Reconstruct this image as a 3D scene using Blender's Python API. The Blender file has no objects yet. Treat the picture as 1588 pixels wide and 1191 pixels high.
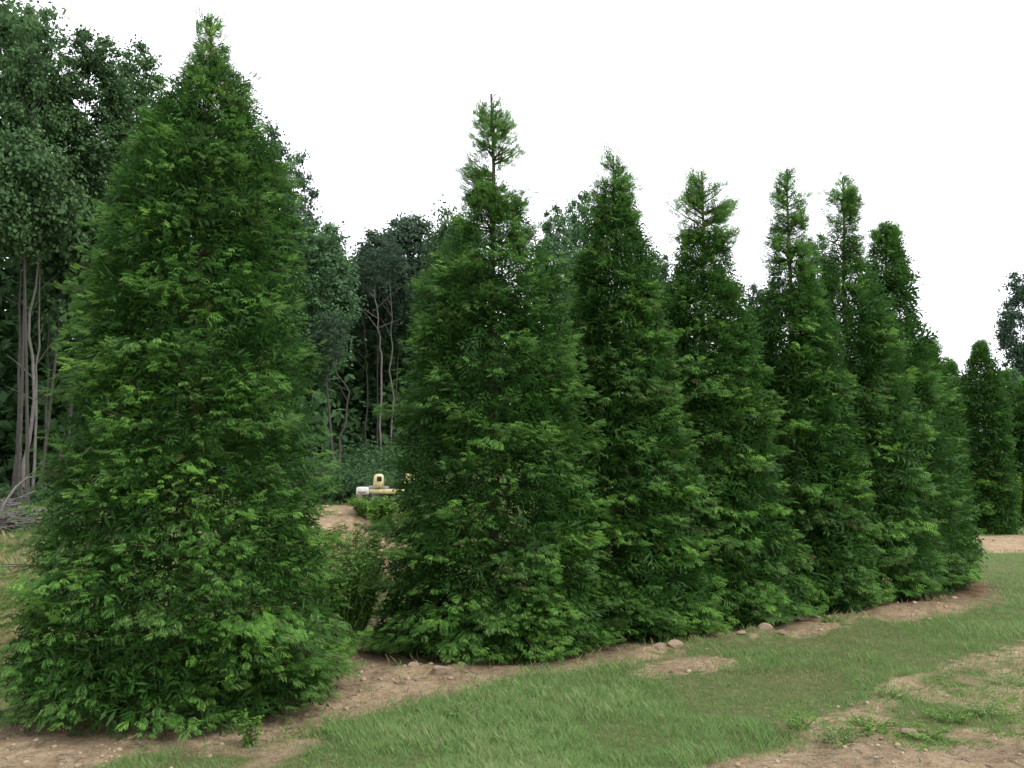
import bpy, math
import numpy as np
from math import radians, pi

# ------------------------------------------------------------------ camera, light, exposure
S = bpy.context.scene
COL = S.collection
F = 1500.0                      # focal length in pixels of the 1588 px wide photograph
CAMZ = 2.2
PITCH = math.atan(124.5 / F)
cam = bpy.data.cameras.new('camera'); camo = bpy.data.objects.new('camera', cam); COL.objects.link(camo)
cam.sensor_width = 36; cam.lens = F / 1588 * 36; cam.clip_end = 3000; cam.clip_start = 0.1
camo.location = (0, 0, CAMZ); camo.rotation_euler = (pi / 2 + PITCH, 0, 0)
S.camera = camo
S.render.resolution_x = 1024; S.render.resolution_y = 768

SUN_EL, SUN_AZ = radians(50), radians(118)      # azimuth clockwise from +Y: right of the lane, a little behind the camera
W = bpy.data.worlds.new('World'); S.world = W; W.use_nodes = True
nt = W.node_tree; nt.nodes.clear()
sky = nt.nodes.new('ShaderNodeTexSky'); sky.sky_type = 'NISHITA'; sky.sun_disc = False
sky.sun_elevation = SUN_EL; sky.sun_rotation = SUN_AZ; sky.air_density = 1.0; sky.dust_density = 3.0
mixc = nt.nodes.new('ShaderNodeMix'); mixc.data_type = 'RGBA'; mixc.inputs[0].default_value = 0.86
mixc.inputs[7].default_value = (11.2, 11.3, 11.8, 1)      # the even white cloud cover
bg = nt.nodes.new('ShaderNodeBackground'); bg.inputs[1].default_value = 0.11
wo = nt.nodes.new('ShaderNodeOutputWorld')
nt.links.new(sky.outputs[0], mixc.inputs[6]); nt.links.new(mixc.outputs[2], bg.inputs[0]); nt.links.new(bg.outputs[0], wo.inputs[0])
sl = bpy.data.lights.new('sun', 'SUN'); sl.energy = 1.5; sl.angle = radians(14); sl.color = (1, .96, .9)
so = bpy.data.objects.new('sun', sl); COL.objects.link(so)
so.rotation_euler = (pi / 2 - SUN_EL, 0, pi - SUN_AZ); so.location = (0, 0, 40)
S.view_settings.view_transform = 'Standard'; S.view_settings.look = 'None'
S.view_settings.exposure = 0.8; S.view_settings.gamma = 1; S.view_settings.use_curve_mapping = False

rng = np.random.default_rng(11)

# ------------------------------------------------------------------ helpers
def hash2(ix, iy, seed):
    n = (ix.astype(np.int64) * 374761393 + iy.astype(np.int64) * 668265263 + seed * 1274126177) & 0xffffffff
    n = ((n ^ (n >> 13)) * 1274126177) & 0xffffffff
    return ((n ^ (n >> 16)) & 0xffff) / 65535.0
def vnoise(x, y, seed=0):
    ix = np.floor(x); iy = np.floor(y); fx = x - ix; fy = y - iy
    fx = fx * fx * (3 - 2 * fx); fy = fy * fy * (3 - 2 * fy)
    a = hash2(ix, iy, seed); b = hash2(ix + 1, iy, seed); c = hash2(ix, iy + 1, seed); d = hash2(ix + 1, iy + 1, seed)
    return (a * (1 - fx) + b * fx) * (1 - fy) + (c * (1 - fx) + d * fx) * fy
def fbm(x, y, seed=0, o=4):
    s = 0; a = .5; t = 0
    for k in range(o):
        s = s + a * vnoise(x * 2 ** k + 13.1 * k, y * 2 ** k + 7.7 * k, seed + k); t += a; a *= .55
    return s / t
def sstep(a, b, x):
    t = np.clip((x - a) / (b - a), 0, 1); return t * t * (3 - 2 * t)

def ray(px, py):
    u = (px - 794) / F; v = (py - 595.5) / F
    return np.array([u, math.cos(PITCH) + v * math.sin(PITCH), math.sin(PITCH) - v * math.cos(PITCH)])
def at(px, py, Y):
    d = ray(px, py); return np.array([0, 0, CAMZ]) + d * (Y / d[1])
def proj(x, y, z):
    zz = z - CAMZ; c, s = math.cos(PITCH), math.sin(PITCH)
    f = y * c + zz * s; up = -y * s + zz * c
    f = np.maximum(f, .3)
    return 794 + F * x / f, 595.5 - F * up / f

def terrain(x, y):
    """large forms of the ground: flat lane, bank rising to the wood on the left"""
    x = np.asarray(x, float); y = np.asarray(y, float)
    left = 1 - sstep(-1.0, 9.0, x - y * .12)
    z = 1.15 * sstep(13.5, 25, y) * left + .9 * sstep(26, 44, y) * left
    z = z + .05 * (fbm(x * .35, y * .35, 3, 2) - .5) * sstep(5, 8, y)
    return z

def mesh_np(name, V, Fc, attrs=None, smooth=False):
    """V (n,3), Fc (m,k) all faces of one size"""
    me = bpy.data.meshes.new(name); k = Fc.shape[1]
    me.vertices.add(len(V)); me.vertices.foreach_set('co', np.ascontiguousarray(V, dtype=np.float32).ravel())
    me.loops.add(Fc.size); me.loops.foreach_set('vertex_index', np.ascontiguousarray(Fc, dtype=np.int32).ravel())
    me.polygons.add(len(Fc)); me.polygons.foreach_set('loop_start', np.arange(0, Fc.size, k, dtype=np.int32))
    me.polygons.foreach_set('loop_total', np.full(len(Fc), k, dtype=np.int32))
    if smooth: me.polygons.foreach_set('use_smooth', np.ones(len(Fc), bool))
    for n, a in (attrs or {}).items():
        at_ = me.attributes.new(n, 'FLOAT', 'POINT'); at_.data.foreach_set('value', np.ascontiguousarray(a, dtype=np.float32))
    me.update(); me.validate()
    return me
def link(name, me, mat=None, parent=None):
    o = bpy.data.objects.new(name, me); COL.objects.link(o)
    if mat and not me.materials: me.materials.append(mat)
    if parent: o.parent = parent
    return o
def tag(o, label=None, cat=None, group=None, kind=None):
    if label: o['label'] = label
    if cat: o['category'] = cat
    if group: o['group'] = group
    if kind: o['kind'] = kind
    return o
def empty(name, loc, rz=0, label=None, cat=None, group=None):
    o = bpy.data.objects.new(name, None); COL.objects.link(o); o.location = [float(v) for v in loc]; o.rotation_euler = (0, 0, rz)
    o.empty_display_size = .2
    return tag(o, label, cat, group)

class MB:
    def __init__(s): s.v = []; s.f = []; s.n = 0
    def add(s, V, Q): s.v.append(np.asarray(V, float)); s.f.append(np.asarray(Q) + s.n); s.n += len(V)
    def tube(s, P, R, k=7, jit=0.0):
        P = np.asarray(P, float); n = len(P); T = np.gradient(P, axis=0); T /= np.linalg.norm(T, axis=1)[:, None] + 1e-9
        ref = np.array([0.3, 1, 0.1]) if abs(T[0][1]) < .8 else np.array([1, 0, .2])
        A = np.cross(T, ref); A /= np.linalg.norm(A, axis=1)[:, None]; B = np.cross(T, A)
        th = np.arange(k) * 2 * pi / k
        ring = (np.cos(th)[None, :, None] * A[:, None, :] + np.sin(th)[None, :, None] * B[:, None, :])
        rr = np.asarray(R, float)[:, None] * (1 + jit * (rng.random((n, k)) - .5))
        V = (P[:, None, :] + ring * rr[:, :, None]).reshape(-1, 3)
        i = np.arange(n - 1)[:, None] * k; j = np.arange(k)[None, :]; j2 = (j + 1) % k
        Q = np.stack([i + j, i + j2, i + k + j2, i + k + j], -1).reshape(-1, 4)
        s.add(V, Q)
    def box(s, c, d, bev=0.0, rz=0, taper=1.0):
        c = np.asarray(c, float); h = np.asarray(d, float) / 2; b = min(bev, h.min() * .9)
        # a box as a stack of rounded rectangles
        def rect(hx, hy, z):
            r = min(b, hx * .9, hy * .9) if b else 0
            if not b: pts = [(-hx, -hy), (hx, -hy), (hx, hy), (-hx, hy)]
            else: pts = [(-hx + r, -hy), (hx - r, -hy), (hx, -hy + r), (hx, hy - r), (hx - r, hy), (-hx + r, hy), (-hx, hy - r), (-hx, -hy + r)]
            return [(x, y, z) for x, y in pts]
        L = [(1e-4, 0, -h[2])] if 0 else []
        levels = [(h[0] - b, h[1] - b, -h[2]), (h[0], h[1], -h[2] + b), (h[0] * taper, h[1] * taper, h[2] - b), (h[0] * taper - b, h[1] * taper - b, h[2])] if b else [(h[0], h[1], -h[2]), (h[0] * taper, h[1] * taper, h[2])]
        V = []; k = 8 if b else 4
        for lx, ly, z in levels: V += rect(max(lx, .001), max(ly, .001), z)
        m = len(V); V += [(0, 0, -h[2]), (0, 0, h[2])]
        V = np.array(V); cz, sz = math.cos(rz), math.sin(rz)
        V = np.stack([V[:, 0] * cz - V[:, 1] * sz, V[:, 0] * sz + V[:, 1] * cz, V[:, 2]], -1) + c
        Q = []
        for a in range(len(levels) - 1):
            for j in range(k): Q.append((a * k + j, a * k + (j + 1) % k, (a + 1) * k + (j + 1) % k, (a + 1) * k + j))
        for j in range(0, k, 2):
            Q.append((m, (j + 2) % k, (j + 1) % k, j)); t0 = (len(levels) - 1) * k
            Q.append((m + 1, t0 + j, t0 + (j + 1) % k, t0 + (j + 2) % k))
        s.add(V, Q)
    def disc(s, c, r, w, axis=0, k=20):
        """a solid wheel-like disc of radius r, width w, along axis"""
        prof = [(0.001, -w / 2), (r * .93, -w / 2), (r, -w * .3), (r, w * .3), (r * .93, w / 2), (0.001, w / 2)]
        V = []
        for rr, a in prof:
            for j in range(k):
                t = 2 * pi * j / k; p = [rr * math.cos(t), rr * math.sin(t)]; p.insert(axis, a); V.append(p)
        V = np.array(V) + np.asarray(c)
        Q = [(a * k + j, a * k + (j + 1) % k, (a + 1) * k + (j + 1) % k, (a + 1) * k + j) for a in range(len(prof) - 1) for j in range(k)]
        s.add(V, Q)
    def build(s, name, mat, parent=None, smooth=False):
        me = mesh_np(name, np.concatenate(s.v), np.concatenate(s.f), smooth=smooth)
        return link(name, me, mat, parent)

# ------------------------------------------------------------------ materials
def newmat(name):
    m = bpy.data.materials.new(name); m.use_nodes = True; n = m.node_tree; n.nodes.clear()
    out = n.nodes.new('ShaderNodeOutputMaterial'); return m, n, out
def ramp(n, stops):
    r = n.nodes.new('ShaderNodeValToRGB'); e = r.color_ramp.elements
    while len(e) < len(stops): e.new(.5)
    for i, (p, c) in enumerate(stops): e[i].position = p; e[i].color = (*c, 1)
    return r
def leaf_mat(name, stops, tipcol, tipamt=.6, transl=.3, rough=.5, spec=.35, randamt=0.0):
    m, n, out = newmat(name)
    a = n.nodes.new('ShaderNodeAttribute'); a.attribute_name = 'tint'
    t = n.nodes.new('ShaderNodeAttribute'); t.attribute_name = 'tip'
    r = ramp(n, stops); n.links.new(a.outputs['Fac'], r.inputs[0])
    mx = n.nodes.new('ShaderNodeMix'); mx.data_type = 'RGBA'; mx.inputs[7].default_value = (*tipcol, 1)
    mm = n.nodes.new('ShaderNodeMath'); mm.operation = 'MULTIPLY'; mm.inputs[1].default_value = tipamt
    pw = n.nodes.new('ShaderNodeMath'); pw.operation = 'POWER'; pw.inputs[1].default_value = 1.5; n.links.new(t.outputs['Fac'], pw.inputs[0]); n.links.new(pw.outputs[0], mm.inputs[0]); n.links.new(mm.outputs[0], mx.inputs[0]); n.links.new(r.outputs[0], mx.inputs[6])
    col = mx.outputs[2]
    if randamt:
        oi = n.nodes.new('ShaderNodeObjectInfo'); hs = n.nodes.new('ShaderNodeHueSaturation')
        mr = n.nodes.new('ShaderNodeMapRange'); mr.inputs[3].default_value = 1 - randamt; mr.inputs[4].default_value = 1 + randamt
        n.links.new(oi.outputs['Random'], mr.inputs[0]); n.links.new(mr.outputs[0], hs.inputs['Value']); n.links.new(col, hs.inputs['Color']); col = hs.outputs[0]
    p = n.nodes.new('ShaderNodeBsdfPrincipled'); p.inputs['Roughness'].default_value = rough; p.inputs['Specular IOR Level'].default_value = spec
    n.links.new(col, p.inputs['Base Color'])
    tr = n.nodes.new('ShaderNodeBsdfTranslucent'); g = n.nodes.new('ShaderNodeGamma'); g.inputs[1].default_value = .92
    n.links.new(col, g.inputs[0]); n.links.new(g.outputs[0], tr.inputs[0])
    ms = n.nodes.new('ShaderNodeMixShader'); ms.inputs[0].default_value = transl
    n.links.new(p.outputs[0], ms.inputs[1]); n.links.new(tr.outputs[0], ms.inputs[2]); n.links.new(ms.outputs[0], out.inputs[0])
    return m
def bark_mat(name, c1, c2, sc=6, bump=.02):
    m, n, out = newmat(name)
    tc = n.nodes.new('ShaderNodeTexCoord'); mp = n.nodes.new('ShaderNodeMapping'); mp.inputs['Scale'].default_value = (sc, sc, sc * .18)
    no = n.nodes.new('ShaderNodeTexNoise'); no.inputs['Scale'].default_value = 4; no.inputs['Detail'].default_value = 6; no.inputs['Roughness'].default_value = .7
    r = ramp(n, [(.3, c1), (.7, c2)])
    p = n.nodes.new('ShaderNodeBsdfPrincipled'); p.inputs['Roughness'].default_value = .9; p.inputs['Specular IOR Level'].default_value = .15
    b = n.nodes.new('ShaderNodeBump'); b.inputs['Distance'].default_value = bump
    n.links.new(tc.outputs['Object'], mp.inputs[0]); n.links.new(mp.outputs[0], no.inputs[0]); n.links.new(no.outputs[0], r.inputs[0])
    n.links.new(r.outputs[0], p.inputs[0]); n.links.new(no.outputs[0], b.inputs['Height']); n.links.new(b.outputs[0], p.inputs['Normal']); n.links.new(p.outputs[0], out.inputs[0])
    return m
def noise_mat(name, c1, c2, sc=5, rough=.7, spec=.3, bump=0.01):
    m, n, out = newmat(name)
    tc = n.nodes.new('ShaderNodeTexCoord')
    no = n.nodes.new('ShaderNodeTexNoise'); no.inputs['Scale'].default_value = sc; no.inputs['Detail'].default_value = 6; no.inputs['Roughness'].default_value = .65
    r = ramp(n, [(.32, c1), (.68, c2)])
    p = n.nodes.new('ShaderNodeBsdfPrincipled'); p.inputs['Roughness'].default_value = rough; p.inputs['Specular IOR Level'].default_value = spec
    b = n.nodes.new('ShaderNodeBump'); b.inputs['Distance'].default_value = bump
    n.links.new(tc.outputs['Object'], no.inputs[0]); n.links.new(no.outputs[0], r.inputs[0])
    n.links.new(r.outputs[0], p.inputs[0]); n.links.new(no.outputs[0], b.inputs['Height']); n.links.new(b.outputs[0], p.inputs['Normal']); n.links.new(p.outputs[0], out.inputs[0])
    return m

M_CON = leaf_mat('arborvitae_foliage', [(0, (.075, .040, .018)), (.07, (.018, .052, .010)), (.45, (.056, .168, .024)), (.8, (.118, .280, .034)), (1, (.19, .36, .045))],
                 (.31, .50, .14), .74, .40, .6, .2)
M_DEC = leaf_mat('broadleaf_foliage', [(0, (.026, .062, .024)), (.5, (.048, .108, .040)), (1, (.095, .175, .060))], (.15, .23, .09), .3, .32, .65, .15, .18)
M_DECP = leaf_mat('pale_broadleaf_foliage', [(0, (.040, .095, .042)), (.5, (.065, .14, .058)), (1, (.11, .19, .08))], (.13, .21, .10), .25, .34, .65, .18, .1)
M_DECB = leaf_mat('hazed_broadleaf_foliage', [(0, (.032, .064, .038)), (.5, (.052, .096, .056)), (1, (.085, .138, .078))], (.08, .13, .08), .25, .28, .65, .15, .1)  # bluish grey put into the leaf colour to stand for haze
M_SHRUB = leaf_mat('shrub_foliage', [(0, (.05, .15, .02)), (.5, (.10, .24, .03)), (1, (.17, .31, .05))], (.20, .36, .08), .4, .35, .55, .25)
M_GRASS = leaf_mat('grass_blades', [(0, (.33, .27, .15)), (.1, (.20, .22, .10)), (.45, (.10, .235, .05)), (.75, (.165, .30, .08)), (1, (.29, .36, .16))], (.28, .40, .16), .5, .36, .6, .15)
M_DRY = leaf_mat('dry_grass_blades', [(0, (.36, .27, .15)), (.6, (.27, .25, .11)), (1, (.16, .21, .07))], (.38, .33, .18), .5, .3, .6, .3)
M_BARK = bark_mat('brown_bark', (.05, .035, .025), (.16, .115, .085))
M_PALE = bark_mat('pale_grey_bark', (.07, .068, .06), (.20, .19, .17))
M_GREYB = bark_mat('grey_bark', (.03, .028, .024), (.09, .084, .074))
M_STONE = noise_mat('sandstone', (.24, .175, .115), (.48, .37, .26), 9, .95, .1, .03)
M_CLOD = noise_mat('dry_earth_clods', (.22, .165, .11), (.38, .30, .205), 30, .95, .1, .004)
M_DEAD = bark_mat('dead_wood', (.07, .064, .058), (.22, .205, .19))

def ground_mat():
    m, n, out = newmat('ground_earth_and_turf')
    L = n.links.new
    a = n.nodes.new('ShaderNodeAttribute'); a.attribute_name = 'grass'
    red = n.nodes.new('ShaderNodeAttribute'); red.attribute_name = 'red'
    lit = n.nodes.new('ShaderNodeAttribute'); lit.attribute_name = 'litter_shade'
    tc = n.nodes.new('ShaderNodeTexCoord')
    def noise(sc, det=8, r=.65):
        x = n.nodes.new('ShaderNodeTexNoise'); x.inputs['Scale'].default_value = sc; x.inputs['Detail'].default_value = det; x.inputs['Roughness'].default_value = r
        L(tc.outputs['Object'], x.inputs[0]); return x
    n1 = noise(1.1); n2 = noise(9.0); n3 = noise(45, 6, .75)
    d1 = ramp(n, [(.30, (.29, .22, .14)), (.5, (.41, .335, .225)), (.72, (.55, .46, .33))]); L(n2.outputs[0], d1.inputs[0])
    d2 = ramp(n, [(.28, (.42, .37, .33)), (.48, (.95, .93, .9)), (.62, (1.1, 1.1, 1.1)), (.78, (1.45, 1.42, 1.4))]); L(n3.outputs[0], d2.inputs[0])
    mu = n.nodes.new('ShaderNodeMix'); mu.data_type = 'RGBA'; mu.blend_type = 'MULTIPLY'; mu.inputs[0].default_value = 1
    L(d1.outputs[0], mu.inputs[6]); L(d2.outputs[0], mu.inputs[7])
    d3 = ramp(n, [(.35, (.68, .62, .60)), (.65, (1.1, 1.04, 1))]); L(n1.outputs[0], d3.inputs[0])
    mu2 = n.nodes.new('ShaderNodeMix'); mu2.data_type = 'RGBA'; mu2.blend_type = 'MULTIPLY'; mu2.inputs[0].default_value = 1
    L(mu.outputs[2], mu2.inputs[6]); L(d3.outputs[0], mu2.inputs[7])
    mr = n.nodes.new('ShaderNodeMix'); mr.data_type = 'RGBA'; mr.inputs[7].default_value = (.33, .15, .085, 1)
    L(red.outputs['Fac'], mr.inputs[0]); L(mu2.outputs[2], mr.inputs[6])
    ml = n.nodes.new('ShaderNodeMix'); ml.data_type = 'RGBA'; ml.blend_type = 'MULTIPLY'; ml.inputs[7].default_value = (.26, .20, .16, 1)  # multiplies in fallen needles plus the painted contact shade under the skirts
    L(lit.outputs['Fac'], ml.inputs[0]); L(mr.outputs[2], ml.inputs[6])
    g1 = ramp(n, [(.3, (.13, .13, .06)), (.5, (.10, .145, .045)), (.7, (.24, .20, .11))]); L(n2.outputs[0], g1.inputs[0])
    mg = n.nodes.new('ShaderNodeMix'); mg.data_type = 'RGBA'
    ad = n.nodes.new('ShaderNodeMath'); ad.operation = 'ADD'; L(a.outputs['Fac'], ad.inputs[0])
    sb = n.nodes.new('ShaderNodeMath'); sb.operation = 'MULTIPLY_ADD'; sb.inputs[1].default_value = .9; sb.inputs[2].default_value = -.45; L(n3.outputs[0], sb.inputs[0]); L(sb.outputs[0], ad.inputs[1])
    rr = n.nodes.new('ShaderNodeMapRange'); rr.inputs[1].default_value = .35; rr.inputs[2].default_value = .65; L(ad.outputs[0], rr.inputs[0])
    L(rr.outputs[0], mg.inputs[0]); L(ml.outputs[2], mg.inputs[6]); L(g1.outputs[0], mg.inputs[7])
    p = n.nodes.new('ShaderNodeBsdfPrincipled'); p.inputs['Roughness'].default_value = .95; p.inputs['Specular IOR Level'].default_value = .1
    L(mg.outputs[2], p.inputs[0])
    b1 = n.nodes.new('ShaderNodeBump'); b1.inputs['Distance'].default_value = .03; L(n3.outputs[0], b1.inputs['Height'])
    b2 = n.nodes.new('ShaderNodeBump'); b2.inputs['Distance'].default_value = .08; L(n2.outputs[0], b2.inputs['Height']); L(b1.outputs[0], b2.inputs['Normal'])
    L(b2.outputs[0], p.inputs['Normal']); L(p.outputs[0], out.inputs[0])
    return m

# ------------------------------------------------------------------ where grass and bare earth lie (outlines laid on the ground)
def gp(pts):
    """pixel outline on flat ground -> ground points"""
    o = []
    for px, py in pts:
        d = ray(px, py); t = CAMZ / -d[2]; o.append((d[0] * t, d[1] * t))
    return np.array(o)
EARTH = [gp(p) for p in [
    # strip along the row, from lower left to the far right
    [(-700, 1330), (-200, 1215), (60, 1215), (230, 1172), (340, 1172), (400, 1160), (500, 1128), (600, 1103), (700, 1080), (760, 1062), (840, 1046), (930, 1040), (1000, 1026),
     (1100, 1004), (1180, 996), (1240, 992), (1300, 982), (1400, 967), (1500, 955), (1540, 935), (1530, 908), (1500, 885), (1440, 878), (1300, 890), (900, 940), (560, 960), (200, 980), (-700, 1000)],
    [(975, 1052), (990, 1036), (1050, 1026), (1110, 1020), (1170, 1023), (1150, 1040), (1060, 1052), (1000, 1058)],
    # bare track in the lower right
    [(1080, 1195), (1150, 1172), (1215, 1166), (1280, 1148), (1330, 1146), (1420, 1160), (1500, 1158), (1588, 1138), (1900, 1110), (2600, 1100), (2600, 1600), (900, 1600)],
    [(1195, 1143), (1215, 1125), (1260, 1112), (1290, 1112), (1275, 1130), (1300, 1142), (1240, 1150)],
    [(1270, 1118), (1330, 1085), (1400, 1055), (1480, 1030), (1588, 990), (1800, 950), (1800, 975), (1588, 1012), (1490, 1045), (1420, 1066), (1340, 1102), (1290, 1122)],
    [(1485, 858), (1500, 832), (1600, 829), (1900, 832), (1900, 856), (1600, 856)],
    [(508, 850), (508, 776), (560, 776), (575, 850)],
]]
THIN = [gp(p) for p in [
    [(1250, 1150), (1330, 1095), (1420, 1062), (1588, 1020), (2000, 960), (2000, 1120), (1588, 1145), (1420, 1165), (1330, 1150)],
    [(200, 1200), (330, 1160), (480, 1140), (520, 1150), (400, 1200)],
]]
TUFTS = [gp(p) for p in [[(1280, 982), (1310, 966), (1370, 964), (1385, 976), (1330, 988)], [(1000, 1030), (1040, 1018), (1080, 1018), (1060, 1030)], [(1120, 1010), (1180, 1004), (1210, 1008), (1150, 1018)], [(1280, 1140), (1300, 1128), (1360, 1130), (1350, 1148)]]]
def pip(poly, x, y):
    ins = np.zeros(x.shape, bool); n = len(poly); j = n - 1
    for i in range(n):
        xi, yi = poly[i]; xj, yj = poly[j]
        c = ((yi > y) != (yj > y)) & (x < (xj - xi) * (y - yi) / (yj - yi + 1e-12) + xi); ins ^= c; j = i
    return ins
def cover(x, y, soft=1):
    if soft:
        k = np.clip(y / 12, .6, 2.5) * .11; g = 0; t = 0; r = np.random.default_rng(3)
        for _ in range(5):
            a, b = cover(x + k * r.standard_normal(x.shape), y + 1.5 * k * r.standard_normal(x.shape), 0); g = g + a / 5; t = t + b / 5
        return g, t
    return cover0(x, y)
def cover0(x, y):
    """grass 0..1, thin 0..1"""
    k = np.clip(y / 12, .5, 2.5)
    wx = x + k * .45 * (fbm(x * 1.6 / k, y * 1.6 / k, 21) - .5) + .12 * (fbm(x * 9, y * 9, 22, 2) - .5)
    wy = y + k * .55 * (fbm(x * 1.6 / k, y * 1.6 / k, 31) - .5) + .18 * (fbm(x * 9, y * 9, 32, 2) - .5)
    g = np.ones(x.shape)
    for p in EARTH: g[pip(p, wx, wy)] = 0
    for p in TUFTS: g[pip(p, wx, wy)] = .8
    g[(np.abs(wx + .169 * wy) < .95) & (wy > 17) & (wy < 25)] = 0
    th = np.zeros(x.shape)
    for p in THIN: th[pip(p, wx, wy)] = 1
    return g, th

# ------------------------------------------------------------------ ground
def axis(segs):
    o = [segs[0][0]]
    for a, b, st in segs:
        n = max(1, int(round((b - a) / st))); o += list(a + (b - a) * np.arange(1, n + 1) / n)
    return np.array(o)
gx = axis([(-900, -200, 100), (-200, -60, 20), (-60, -24, 4), (-24, -8, .8), (-8, 11, .09), (11, 30, .4), (30, 60, 4), (60, 200, 20), (200, 900, 100)])
gy = axis([(-200, -20, 30), (-20, 4, 2), (4, 6.6, .2), (6.6, 19, .085), (19, 34, .25), (34, 70, 1.2), (70, 150, 10), (150, 1500, 90)])
X, Y = np.meshgrid(gx, gy); xf, yf = X.ravel(), Y.ravel()
G, TH = cover(xf, yf)
Z = terrain(xf, yf)
near = sstep(5, 7, yf) * (1 - sstep(22, 32, yf)) * sstep(-12, -8, xf) * (1 - sstep(14, 20, xf))
Z = Z + near * (.05 * (fbm(xf * 1.3, yf * 1.3, 41) - .5) + (1 - G) * .075 * (fbm(xf * 4, yf * 4, 51, 4) - .45) + .012 * (fbm(xf * 11, yf * 11, 61, 2) - .5))
# loose heaped soil along the row where it meets the grass, and in the far lane
def mound(cx, cy, rx, ry, h, ang=0):
    c, s = math.cos(ang), math.sin(ang); dx = xf - cx; dy = yf - cy
    u = (dx * c + dy * s) / rx; v = (-dx * s + dy * c) / ry
    return h * np.exp(-(u * u + v * v)) * (.6 + .8 * fbm(xf * 4, yf * 4, 71, 3))
def gpt(px, py):
    p = gp([(px, py)])[0]; return p[0], p[1]
for px, py, rx, ry, h in [(640, 1050, .55, .22, .10), (700, 1060, .4, .2, .06), (1035, 1012, .45, .18, .12), (1180, 992, .5, .2, .12), (1130, 1000, .5, .2, .06), (1400, 950, 1.2, .35, .10),
                          (1300, 968, .8, .3, .07), (560, 1075, .6, .3, .05), (1540, 842, 2.6, .8, .13), (1235, 1140, .35, .2, .06), (1400, 1058, .6, .15, .06), (1290, 1118, .4, .12, .05)]:
    cx, cy = gpt(px, py); Z = Z + mound(cx, cy, rx, ry, h, .5)
bx, by = at(535, 800, 21.5)[:2]
Z = Z + mound(bx, by, .8, 1.2, .3)
redm = np.exp(-(((xf - at(540, 820, 19.5)[0]) / .8) ** 2 + ((yf - 18.6) / 1.3) ** 2)) * 1.0
# needle litter under the row, darkened further as painted contact shade of the skirts
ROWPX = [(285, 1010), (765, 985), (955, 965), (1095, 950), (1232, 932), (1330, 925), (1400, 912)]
litter_shade = np.zeros(xf.shape)
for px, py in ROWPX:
    cx, cy = gpt(px, py); litter_shade = np.maximum(litter_shade, np.exp(-(((xf - cx) ** 2 + (yf - cy) ** 2) / 3.4) ** 2))
litter_shade = np.clip(litter_shade * (.7 + .6 * fbm(xf * 3, yf * 3, 81, 3)), 0, 1)
ny, nx = X.shape
i = (np.arange(ny - 1)[:, None] * nx + np.arange(nx - 1)[None, :]).ravel()
gme = mesh_np('ground', np.stack([xf, yf, Z], -1), np.stack([i, i + 1, i + nx + 1, i + nx], -1), {'grass': np.clip(G - .75 * TH * G * sstep(.3, .6, fbm(xf * 2.3, yf * 2.3, 97, 3)), 0, 1), 'red': redm, 'litter_shade': litter_shade}, True)
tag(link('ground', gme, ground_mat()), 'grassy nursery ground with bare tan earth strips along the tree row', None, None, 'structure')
def zat(x, y):
    """height of the built ground (bilinear)"""
    x = np.atleast_1d(np.asarray(x, float)); y = np.atleast_1d(np.asarray(y, float))
    ix = np.clip(np.searchsorted(gx, x) - 1, 0, nx - 2); iy = np.clip(np.searchsorted(gy, y) - 1, 0, ny - 2)
    fx = (x - gx[ix]) / (gx[ix + 1] - gx[ix]); fy = (y - gy[iy]) / (gy[iy + 1] - gy[iy]); ZZ = Z.reshape(ny, nx)
    return (ZZ[iy, ix] * (1 - fx) + ZZ[iy, ix + 1] * fx) * (1 - fy) + (ZZ[iy + 1, ix] * (1 - fx) + ZZ[iy + 1, ix + 1] * fx) * fy

# ------------------------------------------------------------------ blades and weeds
def blades(name, x, y, h, w, lean, tint, mat, label, cat='grass', soft=1.0):
    """every blade its own curved strip: a quad and a tip"""
    n = len(x); z = zat(x, y) - .008
    d = rng.random(n) * 2 * pi; fw = np.stack([np.cos(d), np.sin(d), 0 * d], -1); sd = np.stack([-np.sin(d), np.cos(d), 0 * d], -1) * (w / 2)[:, None]
    # turn the side vector a random amount about the vertical so blades are not all seen flat
    b = np.stack([x, y, z], -1); ln = (lean * h)[:, None]; up = np.array([0, 0, 1.0])[None]
    m = b + fw * ln * .3 + up * (h * .55)[:, None]; t = b + fw * ln + up * (h * (1 - .25 * np.minimum(lean, 1)))[:, None]
    V = np.stack([b - sd, b + sd, t + sd * .1, m * .5 + (b + t) * .25 - sd * .75], 1).reshape(-1, 3); Q = np.arange(n * 4).reshape(-1, 4)
    me = mesh_np(name, V, Q, {'tint': np.repeat(tint, 4), 'tip': np.tile([0, 0, 1, .5], n)})
    return tag(link(name, me, mat), label, cat, None, 'stuff')
def rock_mesh(name, seed, flat=.6, sub=2, rough=.28):
    import bmesh
    bm = bmesh.new(); bmesh.ops.create_icosphere(bm, subdivisions=sub, radius=1); r = np.random.default_rng(seed)
    # facets: cut the sphere by random planes
    P = [(v / np.linalg.norm(v), .50 + .32 * r.random()) for v in r.standard_normal((15, 3))]
    for v in bm.verts:
        c = np.array(v.co)
        for nrm, d in P:
            q = c @ nrm
            if q > d: c = c - nrm * (q - d) * .92
        c = c * (1 + rough * .25 * (r.random() - .5)); v.co = (c[0], c[1], c[2] * flat)
    me = bpy.data.meshes.new(name); bm.to_mesh(me); bm.free(); return me

def park(o, x, y, z=None):
    o.location = (x, y, float(zat(x, y)[0]) if z is None else z)

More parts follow.
